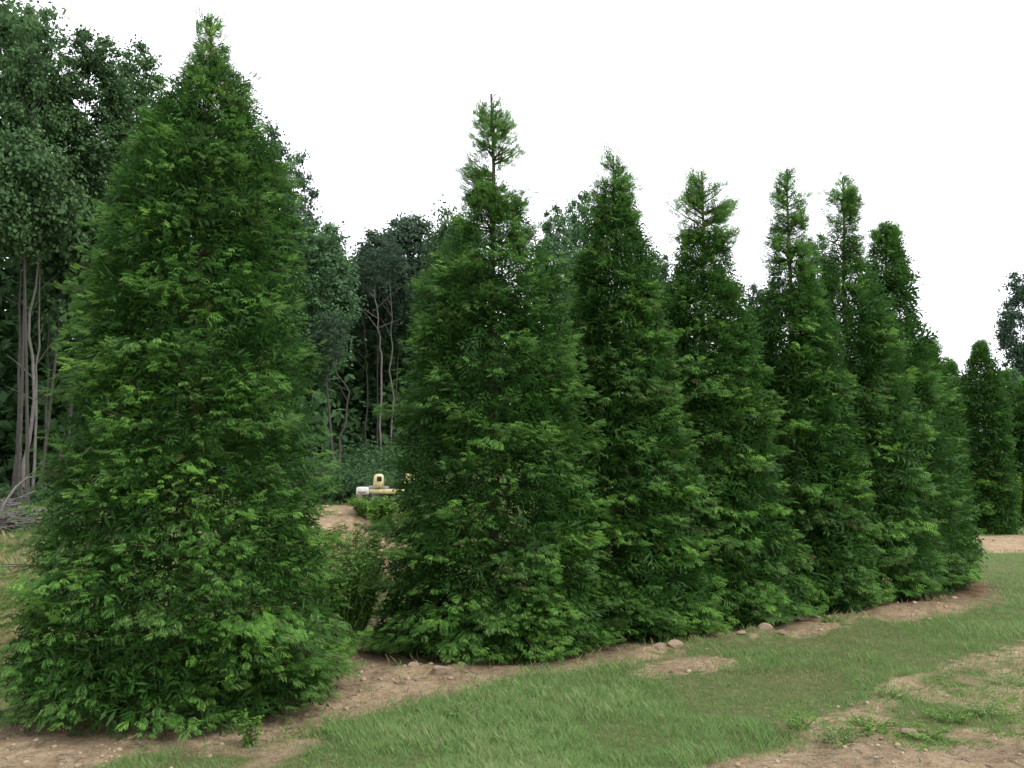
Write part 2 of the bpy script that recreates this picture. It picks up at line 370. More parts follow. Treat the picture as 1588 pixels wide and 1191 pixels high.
# ------------------------------------------------------------------ the conifers
def spray_template(nside, seed, serr=True):
    """a flat fern-like spray: main rib along +x (length 1), side branchlets, each branchlet a narrow blade with a forked tip"""
    r = np.random.default_rng(seed); V = []; Q = []; tip = []
    def blade(p, d, L, w, t0, t1, droop):
        p = np.array(p); d = np.array(d) / np.linalg.norm(d); s = np.array([-d[1], d[0], 0]); n = len(V)
        m = p + d * L * .5 + np.array([0, 0, -droop * (.5 * L) ** 2 * 3]); e = p + d * L + np.array([0, 0, -droop * L ** 2 * 3])
        V.extend([p, m + s * w / 2, e, m - s * w / 2]); tip.extend([t0, (t0 + t1) / 2, t1, (t0 + t1) / 2]); Q.append((n, n + 1, n + 2, n + 3))
    blade((0, 0, 0), (1, 0, 0), 1, .06, .0, 1, .12)
    for k in range(nside):
        q = .12 + .78 * k / max(1, nside - 1); sgn = 1 if k % 2 else -1
        L = (.50 * (1 - q) ** .6 + .14) * (.8 + .4 * r.random()); an = radians(38 + 18 * r.random()) * sgn
        z = -.36 * q * q * .3
        blade((q, 0, z), (math.cos(an), math.sin(an), .25 * (r.random() - .45)), L, .062 + .03 * r.random() + (0 if serr else .03) + (.02 if nside < 6 else 0), .25 * q, .55 + .45 * r.random(), .3)
        if serr and L > .40:
            m = .5; px_, py_ = q + math.cos(an) * L * m, math.sin(an) * L * m; a2 = an * .25
            blade((px_, py_, z - .03), (math.cos(a2), math.sin(a2), .1 * (r.random() - .5)), L * .6, .07, .5, 1, .3)
    return np.array(V), np.array(Q), np.array(tip)
T_HI = [spray_template(10, s) for s in range(4)]
T_LO = [spray_template(8, 10 + s, False) for s in range(4)]
T_IN = [spray_template(5, 20 + s, False) for s in range(4)]

def place_templates(Ts, P, D, U, sc, tint, dark=None):
    """templates set at P, rib along D, upper face U"""
    D = D / np.linalg.norm(D, axis=1)[:, None]; Sd = np.cross(U, D); Sd /= np.linalg.norm(Sd, axis=1)[:, None] + 1e-9; U2 = np.cross(D, Sd)
    Vs = []; Qs = []; ti = []; tp = []; off = 0; pick = rng.integers(0, len(Ts), len(P))
    for k, (TV, TQ, TT) in enumerate(Ts):
        m = np.where(pick == k)[0]
        if not len(m): continue
        R = np.stack([D[m], Sd[m], U2[m]], 1)                         # rows are the axes
        V = np.einsum('vk,nkj->nvj', TV, R) * sc[m][:, None, None] + P[m][:, None, :]
        nv = len(TV); Vs.append(V.reshape(-1, 3)); Qs.append((TQ[None] + (np.arange(len(m)) * nv)[:, None, None]).reshape(-1, 4) + off); off += nv * len(m)
        ti.append(np.repeat(tint[m], nv)); t = np.tile(TT, len(m))
        if dark is not None: t = t * np.repeat(dark[m], nv)
        tp.append(t)
    return np.concatenate(Vs), np.concatenate(Qs), np.concatenate(ti), np.concatenate(tp)

def arborvitae(px, tipy, prof, Dc, dens, spr, hi, label, seed, group='conical conifers planted in a row', leader=True, lean=0.0, spire_y=None, nspire=1.0, twin=None):
    """prof: (pixel row, half width in pixels) outline read down the photograph, turned into metres at this tree's own distance"""
    global rng
    rng = np.random.default_rng(seed)
    X0 = at(px, 720, Dc)[0]; z0 = float(zat(X0, Dc)[0]); root = empty('conifer_tree', (X0, Dc, z0), 0, label, 'tree', group)
    k = Dc / F; zs = np.array([CAMZ + (720 - y) * k for y, _ in prof]) - z0; rs = np.array([w for _, w in prof]) * k
    o = np.argsort(zs); zs, rs = zs[o], rs[o]; H = CAMZ + (720 - tipy) * k - z0; zs = np.append(zs, H + .02); rs = np.append(rs, .03)
    spire_z = (CAMZ + (720 - spire_y) * k - z0) if spire_y else H * .86
    ph = rng.random(12) * 2 * pi
    def lump(az, z):
        return (np.sin(2 * az + ph[0] + 1.1 * z) + np.sin(3 * az + ph[1] - 1.7 * z) + np.sin(5 * az + ph[2] + 3.1 * z) + .9 * np.sin(7 * az + ph[3] - 4.3 * z) + .8 * np.sin(4 * z + ph[4] + 2 * az)) / 4.7
    def hollow(az, z):
        return .5 + (np.sin(6 * az + ph[5] + 3.3 * z) + np.sin(9 * az + ph[6] - 5 * z) + np.sin(6.4 * z + ph[7] + 3 * az) + np.sin(11 * z + ph[8] - 4 * az)) / 8
    leanx = lambda z: lean * (z / H) ** 1.5
    wob = rng.random(3) * 6
    wobx = lambda z: .02 * np.sin(z * 2 + wob[0]) * (z / H)
    # --- trunk
    tb = MB(); zz = np.linspace(-.05, H, 16)
    lb = tb
    tb.tube(np.stack([leanx(zz) + wobx(zz), .02 * np.sin(zz * 1.7), zz], -1), .075 * (1 - zz / H * .9) ** 1.1 * H / 6 + .005, 8, .15)
    # --- limbs that carry sprays.  area-weighted heights, so the skin is evenly covered
    grid = np.linspace(.06, H * .995, 400); rad = np.interp(grid, zs, rs); wgt = rad + .10 + .20 * sstep(.45, .8, grid / spire_z) * (1 - sstep(spire_z - .4, spire_z + .7, grid)) + .14 * np.exp(-((grid - spire_z) / .55) ** 2); wgt = wgt * (1 + .9 * (grid < .55)); cdf = np.cumsum(wgt); cdf /= cdf[-1]
    nl = int(dens); nb = max(40, nl // 7); bz = np.interp(rng.random(nb), cdf, grid); ba = rng.random(nb) * 2 * pi; bd = rng.uniform(.86, 1.05, nb); bt = rng.standard_normal(nb)
    bi = rng.integers(0, nb, nl); zt = bz[bi] + .055 * rng.standard_normal(nl); az = ba[bi] + .11 * rng.standard_normal(nl) / np.maximum(.25, np.interp(bz[bi], zs, rs)); free = rng.random(nl) < .30
    zt = np.where(free, np.interp(rng.random(nl), cdf, grid), zt); az = np.where(free, rng.random(nl) * 2 * pi, az); bdep = np.where(free, .93, bd[bi]); bt = np.where(free, 0, bt[bi])
    zt = np.clip(zt, .05, H * .99); az = np.mod(az, 2 * pi)
    zt = zt + .055 * np.sin(2 * pi * (zt / .34 + .8 * np.sin(az * 2 + ph[9]) + .5 * np.sin(az * 5 + ph[10]))); zt = np.maximum(zt, .05)
    # only slightly favour the half that can be seen; the rear is thinner but complete
    nt_ = 11; zt = np.concatenate([zt, H - rng.uniform(.0, .40, nt_)]); az = np.concatenate([az, rng.random(nt_) * 2 * pi]); bdep = np.concatenate([bdep, np.ones(nt_)]); bt = np.concatenate([bt, np.zeros(nt_)]); nl += nt_
    seen = (np.sin(az) < .35) | (rng.random(nl) < .18); zt, az, bdep, bt = zt[seen], az[seen], bdep[seen], bt[seen]
    ho = hollow(az, zt); keep = (ho > .34) | (rng.random(len(az)) < .22) | (zt > spire_z); zt, az, ho, bdep, bt = zt[keep], az[keep], ho[keep], bdep[keep], bt[keep]
    keep = rng.random(len(zt)) < np.interp(zt, [spire_z - 1.0, spire_z + .1, H], [1, min(1, nspire * 1.15), nspire * .95]); zt, az, ho, bdep, bt = zt[keep], az[keep], ho[keep], bdep[keep], bt[keep]
    R = np.interp(zt, zs, rs); lp = lump(az, zt)
    depth = np.where(ho < .42, .78, 1.0) * (.95 + .07 * rng.random(len(zt))) * bdep; far = (rng.random(len(zt)) < .05) & (zt > .8)
    rr = R * (1 + .115 * lp * np.minimum(1, zt / 1.2)) * depth * (1 + far * (.03 + .06 * rng.random(len(zt))))
    sp = zt > spire_z
    kz = rng.uniform(spire_z, H, 9); ka = rng.random(9) * 2 * pi; kl = .55 + .75 * rng.random(9)
    fb = np.max(np.exp(-(((zt[:, None] - kz) / .13) ** 2 + (np.angle(np.exp(1j * (az[:, None] - ka))) / .75) ** 2)) * kl, axis=1)
    wsp = sstep(spire_z - .7, spire_z + .8, zt)
    rr = (1 - wsp) * rr * (1 - .75 * np.minimum(1, 2.2 * wsp) * rng.random(len(zt))) + wsp * (R * (.34 + .45 * rng.random(len(zt)) + .60 * fb * (.6 + .4 * rng.random(len(zt)))) + .05)
    limbL = np.clip(.22 + .25 * rr, .15, .52) * (.75 + .5 * rng.random(len(zt))); limbL = np.minimum(limbL, rr)
    # tip point and direction: rising near the top, level to sagging low down
    rise = np.interp(zt / H, [0, .25, .7, .88, 1], [-.18, .0, .25, .5, 1.2]) + .22 * rng.standard_normal(len(zt))
    od = np.stack([np.cos(az), np.sin(az), 0 * az], -1); dirs = od + np.array([0, 0, 1.0]) * rise[:, None]; dirs /= np.linalg.norm(dirs, axis=1)[:, None]
    tipP = od * rr[:, None]; tipP[:, 0] += leanx(zt) + wobx(zt); tipP[:, 2] = np.maximum(zt, .15)
    side = np.stack([-np.sin(az), np.cos(az), 0 * az], -1)
    # --- sprays on each limb
    ns = 12; nL = len(zt); si = np.where(sp)[0]; li = np.concatenate([np.repeat(np.arange(nL), ns), np.repeat(si, 6)]); tot = len(li)
    q = np.concatenate([np.tile(np.linspace(0, 1, ns), nL), rng.uniform(.25, 1, len(si) * 6)]) + rng.uniform(-.04, .04, tot)
    q = np.clip(q, 0, 1); sgn = np.where(np.arange(tot) % 2 == 0, 1, -1)
    back = (1 - q) * limbL[li]; spread = sgn * (1 - q * .85) * rng.uniform(.10, .55, tot) * limbL[li] * (1.15 + .2 * rng.random(tot))
    P = tipP[li] - dirs[li] * back[:, None] + side[li] * spread[:, None]
    P += (.045 * sp[li])[:, None] * rng.standard_normal((tot, 3)); P[:, 2] += .025 * rng.standard_normal(tot) - .28 * np.abs(spread) * (1 - .6 * sp[li])
    an = sgn * (1 - q ** 2) * radians(52) + .30 * rng.standard_normal(tot)
    D = dirs[li] * np.cos(an)[:, None] + side[li] * np.sin(an)[:, None]; D[:, 2] += -.08 + .22 * rng.standard_normal(tot) + .35 * sp[li]
    U = np.array([0, 0, 1.0])[None] * .9 + od[li] * np.interp(zt / H, [0, .3, .9], [.25, .35, .75])[li][:, None] + .30 * rng.standard_normal((tot, 3))
    sc = spr * (.60 + .75 * rng.random(tot)) * (1 - .25 * q) * np.where(sp[li], .85, 1)
    P = P - D / np.linalg.norm(D, axis=1)[:, None] * sc[:, None] * .35
    P[:, 2] = np.maximum(P[:, 2], .09 + .08 * rng.random(tot))
    lt = .42 + .15 * rng.standard_normal(nL) + .14 * bt + .12 * lump(az * 1.7, zt * 2.1); tint = np.clip(lt[li] + .12 * rng.standard_normal(tot), .08, 1)
    brown = rng.random(tot) < .012; tint[brown] = 0
    tipf = np.clip(.35 + .65 * rng.random(tot), 0, 1) * (.30 + .70 * q)
    A = place_templates(T_HI if hi else T_LO, P, D, U, sc, tint, tipf)
    # --- inner fill: older, sparser foliage behind the skin
    ni = int(dens * 5.4); zi = np.interp(rng.random(ni), cdf, grid); zi = zi[zi + .9 * rng.random(len(zi)) ** 2 < spire_z + .38]; ni = len(zi); ai = rng.random(ni) * 2 * pi
    ri = np.interp(zi, zs, rs) * np.sqrt(rng.uniform(.05, .60, ni)) * (1 - .35 * sstep(spire_z - .9, spire_z + .2, zi)); Pi = np.stack([np.cos(ai) * ri + leanx(zi), np.sin(ai) * ri, np.maximum(zi, .08)], -1)
    Di = np.stack([np.cos(ai), np.sin(ai), rng.normal(.1, .5, ni)], -1) + .5 * rng.standard_normal((ni, 3)); Ui = rng.standard_normal((ni, 3)) + np.array([0, 0, .8])
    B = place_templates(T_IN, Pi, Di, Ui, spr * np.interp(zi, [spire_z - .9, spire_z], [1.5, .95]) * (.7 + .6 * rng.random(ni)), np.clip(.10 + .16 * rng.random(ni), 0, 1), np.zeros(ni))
    off = len(A[0]); V = np.concatenate([A[0], B[0]]); Q = np.concatenate([A[1], B[1] + off])
    me = mesh_np('crown', V, Q, {'tint': np.concatenate([A[2], B[2]]), 'tip': np.concatenate([A[3], B[3]])})
    link('crown', me, M_CON, root)
    # --- woody limbs: all of the spire's, some of the body's
    sel = np.where(sp)[0]; sel = np.concatenate([sel, rng.choice(nL, min(nL, 110), False)])
    for j in sel:
        L = rr[j]; zb = tipP[j, 2] - dirs[j, 2] * L * .9; zb = min(zb, H * .97); a = np.array([leanx(zb) + wobx(zb), .02 * np.sin(zb * 1.7), max(zb, .1)]); b = tipP[j]
        m = (a + b) / 2 + np.array([0, 0, -.06 * L]); lb.tube([a, m, b], [.012 + .006 * L, .009, .003], 5)
    tb.build('trunk', M_BARK, root, True)
    return root

def pr(s): return [tuple(map(float, t.split(':'))) for t in s.split()]
CON = [
 # centre px, tip py, outline, centre distance, limbs, spray size, detail, spire from row, spire density, label
 (290, 6, '30:12 60:24 85:40 100:64 118:86 150:106 200:126 300:154 400:178 500:196 600:206 700:224 800:246 900:266 1000:282 1075:278 1130:246', 9.15, 2050, .122, True, 104, .75, .14,
  'largest and nearest conical conifer, its skirt reaching the left edge of the photo'),
 (765, 132, '150:20 190:38 215:56 260:54 290:64 320:74 345:88 375:104 430:124 500:138 600:160 700:170 800:184 900:196 990:200 1025:188', 11.95, 1850, .132, True, 325, .62, -.02,
  'broad second conifer in the row, thin dark leader, flat stone at its foot'),
 (957, 232, '255:22 300:38 330:48 360:58 400:68 500:82 600:106 700:132 800:148 900:162 970:166 995:154', 13.1, 1700, .145, False, 322, .75, 0,
  'third conifer from the left in the row, slim topped, right beside the broad second one'),
 (1095, 258, '275:28 310:46 350:52 385:62 430:60 500:80 600:104 700:120 800:140 900:160 950:166 975:154', 14.2, 1600, .152, False, 392, .7, 0,
  'fourth conifer from the left in the row, with a broad see-through twin-stemmed top'),
 (1232, 254, '270:14 300:26 330:28 375:42 400:42 425:48 460:58 500:68 600:88 700:112 800:124 900:132 945:124', 15.2, 1120, .17, False, 425, .6, 0,
  'fifth conifer from the left, with a thin bare leader above a narrow crown'),
 (1318, 268, '285:24 320:26 350:34 400:44 425:52 470:74 520:90 600:106 700:126 800:134 900:140 930:128', 16.3, 1120, .17, False, 395, .7, 0,
  'sixth conifer from the left in the row, with a straight leader beside a leafy shoulder'),
 (1385, 338, '350:16 380:30 420:40 470:38 520:52 600:84 700:100 800:112 900:118 925:108', 17.4, 850, .18, False, 370, .8, 0,
  'seventh conifer from the left, ragged top just right of the straight leader'),
 (1436, 522, '535:20 560:38 600:48 700:62 800:70 880:76 912:66', 18.6, 620, .185, False, 545, .8, 0,
  'shortest conifer at the right-hand end of the row, beside the open grass lane'),
]
for n_, (px, ty, pf, Dc, dens, spr, hi, spy, nsp, lean, lab) in enumerate(CON):
    arborvitae(px, ty, pr(pf), Dc, dens, spr, hi, lab, 100 + n_, spire_y=spy, nspire=nsp, lean=lean)
# smaller conifers of the next block, across the bare strip
FARC = [
 (1562, 575, '590:12 620:20 680:24 740:26 795:24', 44, 240, .34, 'dark narrow conifer between the lone one and the right edge of the photo'),
 (1528, 530, '545:10 570:18 600:24 650:32 700:37 780:41 820:40 830:36', 31.5, 470, .28, 'lone narrow conifer standing at the far end of the lane on the bare earth'),
 (1596, 592, '605:14 640:30 690:42 740:48 790:50 812:44', 35, 420, .30, 'clipped-looking dark conifer cut by the right edge of the photo, beyond the lane'),
 (1478, 560, '575:12 600:20 650:28 720:32 810:34', 36, 200, .30, 'dark pointed conifer half hidden behind the right-hand end of the row'),
]
for n_, (px, ty, pf, Dc, dens, spr, lab) in enumerate(FARC):
    arborvitae(px, ty, pr(pf), Dc, dens, spr, False, lab, 200 + n_, group='conifers beyond the end of the row', spire_y=ty + 16, nspire=1.5)

# ------------------------------------------------------------------ broadleaf wood
rng = np.random.default_rng(5)
def leaf_cloud(asp, n_cl, per, cr, size, seed):
    """leaves in clumps through an egg-shaped crown: half width 1, half height asp"""
    r = np.random.default_rng(seed); C = []
    while len(C) < n_cl:
        p = r.uniform(-1, 1, 3); d = np.linalg.norm(p)
        if d < 1 and (d > .55 or r.random() < .3): C.append(p * [1, 1, asp] * (.92 + .08 * r.random()))
    C = np.array(C); crr = cr * (.55 + .9 * r.random(n_cl)); n = n_cl * per; ci = np.repeat(np.arange(n_cl), per)
    d = r.standard_normal((n, 3)); d /= np.linalg.norm(d, axis=1)[:, None]; rad = np.minimum(np.abs(r.standard_normal(n)) * .62 + .25, 1.6)
    P = C[ci] + d * (rad * crr[ci])[:, None] * [1.15, 1.15, .8]
    nrm = d * .7 + [0, 0, .6] + .55 * r.standard_normal((n, 3)); nrm /= np.linalg.norm(nrm, axis=1)[:, None]
    a = np.cross(nrm, r.standard_normal((n, 3))); a /= np.linalg.norm(a, axis=1)[:, None]; b = np.cross(nrm, a)
    s = size * (.6 + .8 * r.random(n))[:, None]
    V = np.stack([P - a * s, P + b * s * .7 - nrm * s * .12, P + a * s - nrm * s * .25, P - b * s * .7 - nrm * s * .12], 1).reshape(-1, 3)
    ct = r.random(n_cl); ti = np.clip(.5 + .6 * (ct[ci] - .5) + .15 * r.standard_normal(n), 0, 1)
    return V, np.arange(n * 4).reshape(-1, 4), np.repeat(ti, 4), np.repeat(r.random(n), 4), C
ASP = [1.0, 1.0, 1.7, 1.7, 2.5, 1.7]
CR = [leaf_cloud(1.0, 110, 150, .24, .042, 300), leaf_cloud(1.0, 100, 150, .25, .042, 301), leaf_cloud(1.7, 150, 130, .24, .042, 302), leaf_cloud(1.7, 140, 130, .25, .042, 303), leaf_cloud(2.5, 200, 120, .24, .045, 304), leaf_cloud(1.7, 90, 80, .22, .042, 305)]
CRM = {}
def crown_mesh(v, mat):
    k = (v, mat.name)
    if k not in CRM:
        V, Q, ti, tp, C = CR[v]; me = mesh_np('crown', V, Q, {'tint': ti, 'tip': tp}); me.materials.append(mat); CRM[k] = me
    return CRM[k]
def broadleaf(px, topy, Dw, halfw, crown_h, v, mat, bark, label, group=None, rz=0, bend=0.13, tr=.05, name='broadleaf_tree', trunk_px=None, low=None):
    Xc = at(px, 720, Dw)[0]; z0 = float(zat(Xc, Dw)[0]); ztop = at(px, topy, Dw)[2]; H = ztop - z0
    root = empty(name, (Xc, Dw, z0), 0, label, 'tree', group)
    ch = crown_h; R = halfw * Dw / F; asp = ch / 2 / R
    v = 5 if v == 3 else v
    if v != 5: v = min(range(5), key=lambda i: abs(ASP[i] - asp) + .01 * ((i + v) % 2))
    zsc = ch / 2 / ASP[v]
    c = link('crown', crown_mesh(v, mat), None, root); c.location = (0, 0, H - ch / 2 * 1.08); c.scale = (R * .86, R * .86, zsc * .93); c.rotation_euler = (0, 0, rz)
    bx0 = (at(trunk_px, 720, Dw)[0] - Xc) if trunk_px is not None else rng.uniform(-.4, .4)
    t = MB(); q = np.linspace(0, 1, 9); zz = q * (H - ch * .25)
    xs = bx0 * (1 - q) + bend * np.sin(q * pi * 1.3 + rng.random() * 3) * q * .8; ys = .2 * np.sin(q * 4 + rng.random() * 6) * q
    T = np.stack([xs, ys, zz - .1], -1); t.tube(T, tr * (1 - .75 * q) * (1 + .5 * (q < .02)), 7, .12)
    # limbs into the crown's clumps
    C = CR[v][4]; cz, sz = math.cos(rz), math.sin(rz)
    for j in rng.choice(len(C), 13, False):
        p = C[j] * [R * .86, R * .86, zsc * .93]; p = np.array([p[0] * cz - p[1] * sz, p[0] * sz + p[1] * cz, p[2] + H - ch * .54])
        zb = min(max(p[2] - abs(p[0]) * 1.2 - .6, (H - ch) * 1.03), H - ch * .3); a = np.array([np.interp(zb, zz, xs), np.interp(zb, zz, ys), zb])
        if p[2] < zb: zb = p[2] * .9; a = np.array([np.interp(zb, zz, xs), np.interp(zb, zz, ys), zb])
        t.tube([a, a * .45 + p * .55 + [0, 0, -.1], p], [tr * .38, tr * .24, tr * .07], 5)
    t.build('trunk', bark, root, True)
    return root
WG = 'broadleaf trees of the wood behind the row'
WOOD = [
 # px, top, dist, half width px, crown height m, variant, material, bark, trunk px, label
 (-60, -150, 27, 150, 11, 0, M_DEC, M_BARK, None, 'tallest broadleaf tree of the wood, its crown filling the top left corner'),
 (30, -14, 25.5, 64, 4.5, 3, M_DEC, M_GREYB, 30, 'slender broadleaf tree at the left edge with a grey stem rising out of the brush'),
 (118, 24, 27, 72, 5.5, 1, M_DEC, M_GREYB, 62, 'broadleaf tree left of the foreground conifer with a tall bare pale stem'),
 (196, 44, 29, 60, 6.5, 2, M_DEC, M_GREYB, 80, 'broadleaf tree with ragged top just left of the foreground conifer tip'),
 (20, 190, 24.5, 95, 3.6, 1, M_DEC, M_GREYB, 45, 'lower brighter broadleaf crown at the left edge under the tall crowns'),
 (130, 250, 28, 110, 5.5, 0, M_DEC, M_GREYB, 98, 'dense shaded broadleaf tree filling the gap left of the foreground conifer'),
 (285, 100, 31, 110, 9.5, 2, M_DEC, M_BARK, None, 'broadleaf tree hidden behind the tip of the foreground conifer'),
 (402, 168, 31, 66, 8, 4, M_DECB, M_GREYB, None, 'airy broadleaf tree whose sparse top shows right of the foreground conifer'),
 (450, 215, 33, 42, 5, 3, M_DECB, M_GREYB, None, 'thin broadleaf tree with hanging twigs right of the foreground conifer'),
 (490, 318, 31, 66, 6.0, 1, M_DECP, M_GREYB, 520, 'blue green broadleaf tree standing close right of the foreground conifer'),
 (470, 300, 37, 70, 7, 0, M_DEC, M_GREYB, None, 'dark rounded broadleaf tree rising just behind the blue green one'),
 (585, 335, 41, 62, 5.5, 2, M_DECB, M_GREYB, 584, 'dull grey green broadleaf tree in the gap with a pale leaning stem'),
 (628, 312, 43, 66, 6, 1, M_DECB, M_GREYB, 606, 'dull grey green broadleaf tree left of the second conifer with a white straight stem'),
 (700, 292, 38, 66, 7, 0, M_DEC, M_GREYB, None, 'green broadleaf tree rising over the left shoulder of the second conifer'),
 (862, 300, 40, 40, 7, 1, M_DECP, M_GREYB, None, 'pale green broadleaf tree showing between the second and third conifers'),
 (905, 276, 42, 42, 8, 4, M_DECP, M_GREYB, None, 'pale sparse-topped broadleaf tree just left of the third conifer tip'),
 (1022, 372, 44, 40, 7, 2, M_DECB, M_GREYB, None, 'grey green broadleaf tree filling the notch between the third and fourth conifers'),
 (1178, 425, 46, 34, 6.5, 0, M_DECB, M_GREYB, None, 'broadleaf tree low in the notch between the fourth and fifth conifers'),
 (1276, 350, 24, 34, 3.0, 4, M_DEC, M_GREYB, None, 'ragged green treetop between the leaders of the fifth and sixth conifers'),
 (1485, 585, 70, 34, 6, 1, M_DECB, M_GREYB, None, 'distant blue grey tree left of the lone conifer at the lane end'),
 (1594, 404, 62, 42, 9.0, 2, M_DECB, M_GREYB, None, 'tall dark bluish broadleaf tree cut off by the right edge of the photo'),
 (1578, 550, 52, 38, 10, 0, M_DECP, M_GREYB, None, 'bright green drooping broadleaf tree at the right edge under the tall bluish one'),
 (1640, 560, 50, 60, 9, 2, M_DEC, M_GREYB, None, 'dense broadleaf tree just outside the right edge beyond the lane'),
]
for j, (px, ty, Dw, hw, ch, v, mat, bark, tpx, lab) in enumerate(WOOD):
    broadleaf(px, ty, Dw, hw, ch, v, mat, bark, lab, WG, rz=j * 1.7, trunk_px=tpx)
# slender stems in the shade under the crowns
def stem(pts, Dw, r0, mat, label, name='slender_tree', cat='tree', twigs=6, group='slender stems in the shade of the wood'):
    P = [at(px, py, Dw) for px, py in pts]; b = P[0].copy(); b[2] = float(zat(b[0], Dw)[0]); root = empty(name, b, 0, label, cat, group)
    P = np.array([b - [0, 0, .1]] + P[1:]) - b; n = len(P); q = np.linspace(0, 1, 14); s = np.linspace(0, 1, n)
    C = np.stack([np.interp(q, s, P[:, k]) for k in range(3)], -1); C[1:-1, 0] += .04 * rng.standard_normal(12); C[:, 1] += .15 * np.sin(q * 5)
    m = MB(); m.tube(C, r0 * (1 - .7 * q), 6, .15)
    for _ in range(twigs):
        i = rng.integers(5, 13); a = C[i]; d = np.array([rng.choice([-1, 1]) * rng.uniform(.3, .9), rng.uniform(-.3, .3), rng.uniform(.3, 1.0)]); m.tube([a, a + d * .5, a + d * [1, 1, .9]], [r0 * .35, r0 * .22, r0 * .08], 5)
    m.build('trunk', mat, root, True)
    # a small tuft of leaves at the head
    c = link('crown', crown_mesh(5, M_DECB), None, root); c.location = C[-1] + [0, 0, .3]; c.scale = (.6, .6, .5); c.rotation_euler = (0, 0, rng.random() * 6)
    return root
STEMS = [
 ([(20, 780), (26, 600), (32, 450), (30, 380)], 26.2, .05, M_GREYB, 'leftmost thin grey stem in the shade left of the foreground conifer'),
 ([(34, 780), (44, 640), (52, 500), (66, 330)], 25.8, .06, M_PALE, 'pale stem leaning right in the shade left of the foreground conifer'),
 ([(48, 785), (52, 640), (60, 520), (72, 300)], 26.6, .045, M_PALE, 'thin pale stem close beside the leaning one left of the foreground conifer'),
 ([(60, 780), (68, 640), (74, 560), (96, 420)], 27.2, .045, M_GREYB, 'grey brown stem furthest right of the group beside the foreground conifer'),
 ([(527, 702), (524, 680), (538, 650), (540, 610), (526, 575), (512, 540)], 30.0, .045, M_GREYB, 'crooked grey brown stem in the gap right of the foreground conifer'),
 ([(590, 640), (592, 560), (586, 500), (578, 430)], 36.5, .05, M_PALE, 'nearly white leaning stem in the gap left of the second conifer'),
 ([(606, 640), (606, 560), (608, 500), (606, 420)], 37.5, .045, M_PALE, 'nearly white upright stem in the gap left of the second conifer'),
 ([(568, 640), (567, 580), (566, 540), (560, 440)], 38.5, .04, M_GREYB, 'faint thin grey stem left of the two white ones in the gap'),
]
for a in STEMS: stem(*a)

# the depth of the wood behind the edge trees, one mass
def mass(name, spans, size, seed, mat, label, cat, dens=1.0, tm=1.0):
    """spans: (px0, px1, D0, D1, top row, bottom z offset, n clumps)"""
    r = np.random.default_rng(seed); Vs = []; T = []; TP = []
    for px0, px1, D0, D1, ty0, ty1, n, per, cr in spans:
        n = int(n * dens); q = r.random(n); px = px0 + (px1 - px0) * q; D = D0 + (D1 - D0) * r.random(n); x = (px - 794) / F * D; z0 = zat(x, D)
        top = CAMZ + (720 - (ty0 + (ty1 - ty0) * q)) / F * D; top = top * (1 - .07 * np.abs(np.sin(px * .05 + D)))
        z = z0 + (top - z0 - cr) * r.random(n); ci = np.repeat(np.arange(n), per); m = len(ci)
        d = r.standard_normal((m, 3)); d /= np.linalg.norm(d, axis=1)[:, None]; P = np.stack([x, D, z], -1)[ci] + d * (cr * r.random(m) ** .45)[:, None] * [1.2, 1.2, .8]
        P[:, 2] = np.maximum(P[:, 2], z0[ci] + .05)
        nr = d * .5 + [0, 0, .8] + .6 * r.standard_normal((m, 3)); nr /= np.linalg.norm(nr, axis=1)[:, None]
        a = np.cross(nr, r.standard_normal((m, 3))); a /= np.linalg.norm(a, axis=1)[:, None]; b = np.cross(nr, a); s = size * (.6 + .8 * r.random(m))[:, None]
        Vs.append(np.stack([P - a * s, P + b * s * .55, P + a * s - nr * s * .2, P - b * s * .55], 1).reshape(-1, 3))
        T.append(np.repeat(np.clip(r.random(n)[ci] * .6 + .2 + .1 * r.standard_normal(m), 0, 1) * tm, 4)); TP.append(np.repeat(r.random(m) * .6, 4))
    V = np.concatenate(Vs); me = mesh_np(name, V, np.arange(len(V)).reshape(-1, 4), {'tint': np.concatenate(T), 'tip': np.concatenate(TP)})
    return tag(link(name, me, mat), label, cat, None, 'stuff')
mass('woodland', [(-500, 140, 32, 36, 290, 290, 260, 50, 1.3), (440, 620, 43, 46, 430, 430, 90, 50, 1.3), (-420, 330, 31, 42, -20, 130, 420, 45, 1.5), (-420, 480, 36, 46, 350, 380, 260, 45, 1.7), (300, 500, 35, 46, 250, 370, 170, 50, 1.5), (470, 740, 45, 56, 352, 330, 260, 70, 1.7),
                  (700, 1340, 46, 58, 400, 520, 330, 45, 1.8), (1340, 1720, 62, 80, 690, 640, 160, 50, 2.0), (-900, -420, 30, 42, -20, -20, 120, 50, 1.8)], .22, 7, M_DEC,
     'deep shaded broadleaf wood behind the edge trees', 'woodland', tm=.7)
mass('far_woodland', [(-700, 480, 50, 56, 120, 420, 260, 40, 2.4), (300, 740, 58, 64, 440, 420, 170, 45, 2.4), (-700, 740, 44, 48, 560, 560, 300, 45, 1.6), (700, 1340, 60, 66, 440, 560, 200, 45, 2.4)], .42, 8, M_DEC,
     'far dark depth of the broadleaf wood', 'woodland', tm=.35)  # leaf tint lowered to stand for shade deep in the wood
mass('undergrowth', [(-150, 120, 25.0, 28, 738, 738, 60, 90, .45), (455, 600, 25, 30, 700, 712, 70, 90, .45), (380, 640, 30, 38, 660, 660, 90, 70, .6), (600, 1400, 28, 40, 660, 760, 120, 50, .7), (-150, 10, 22, 24, 785, 800, 30, 70, .3)], .075, 9, M_DEC,
     'low leafy undergrowth along the foot of the wood', 'undergrowth', tm=.6)

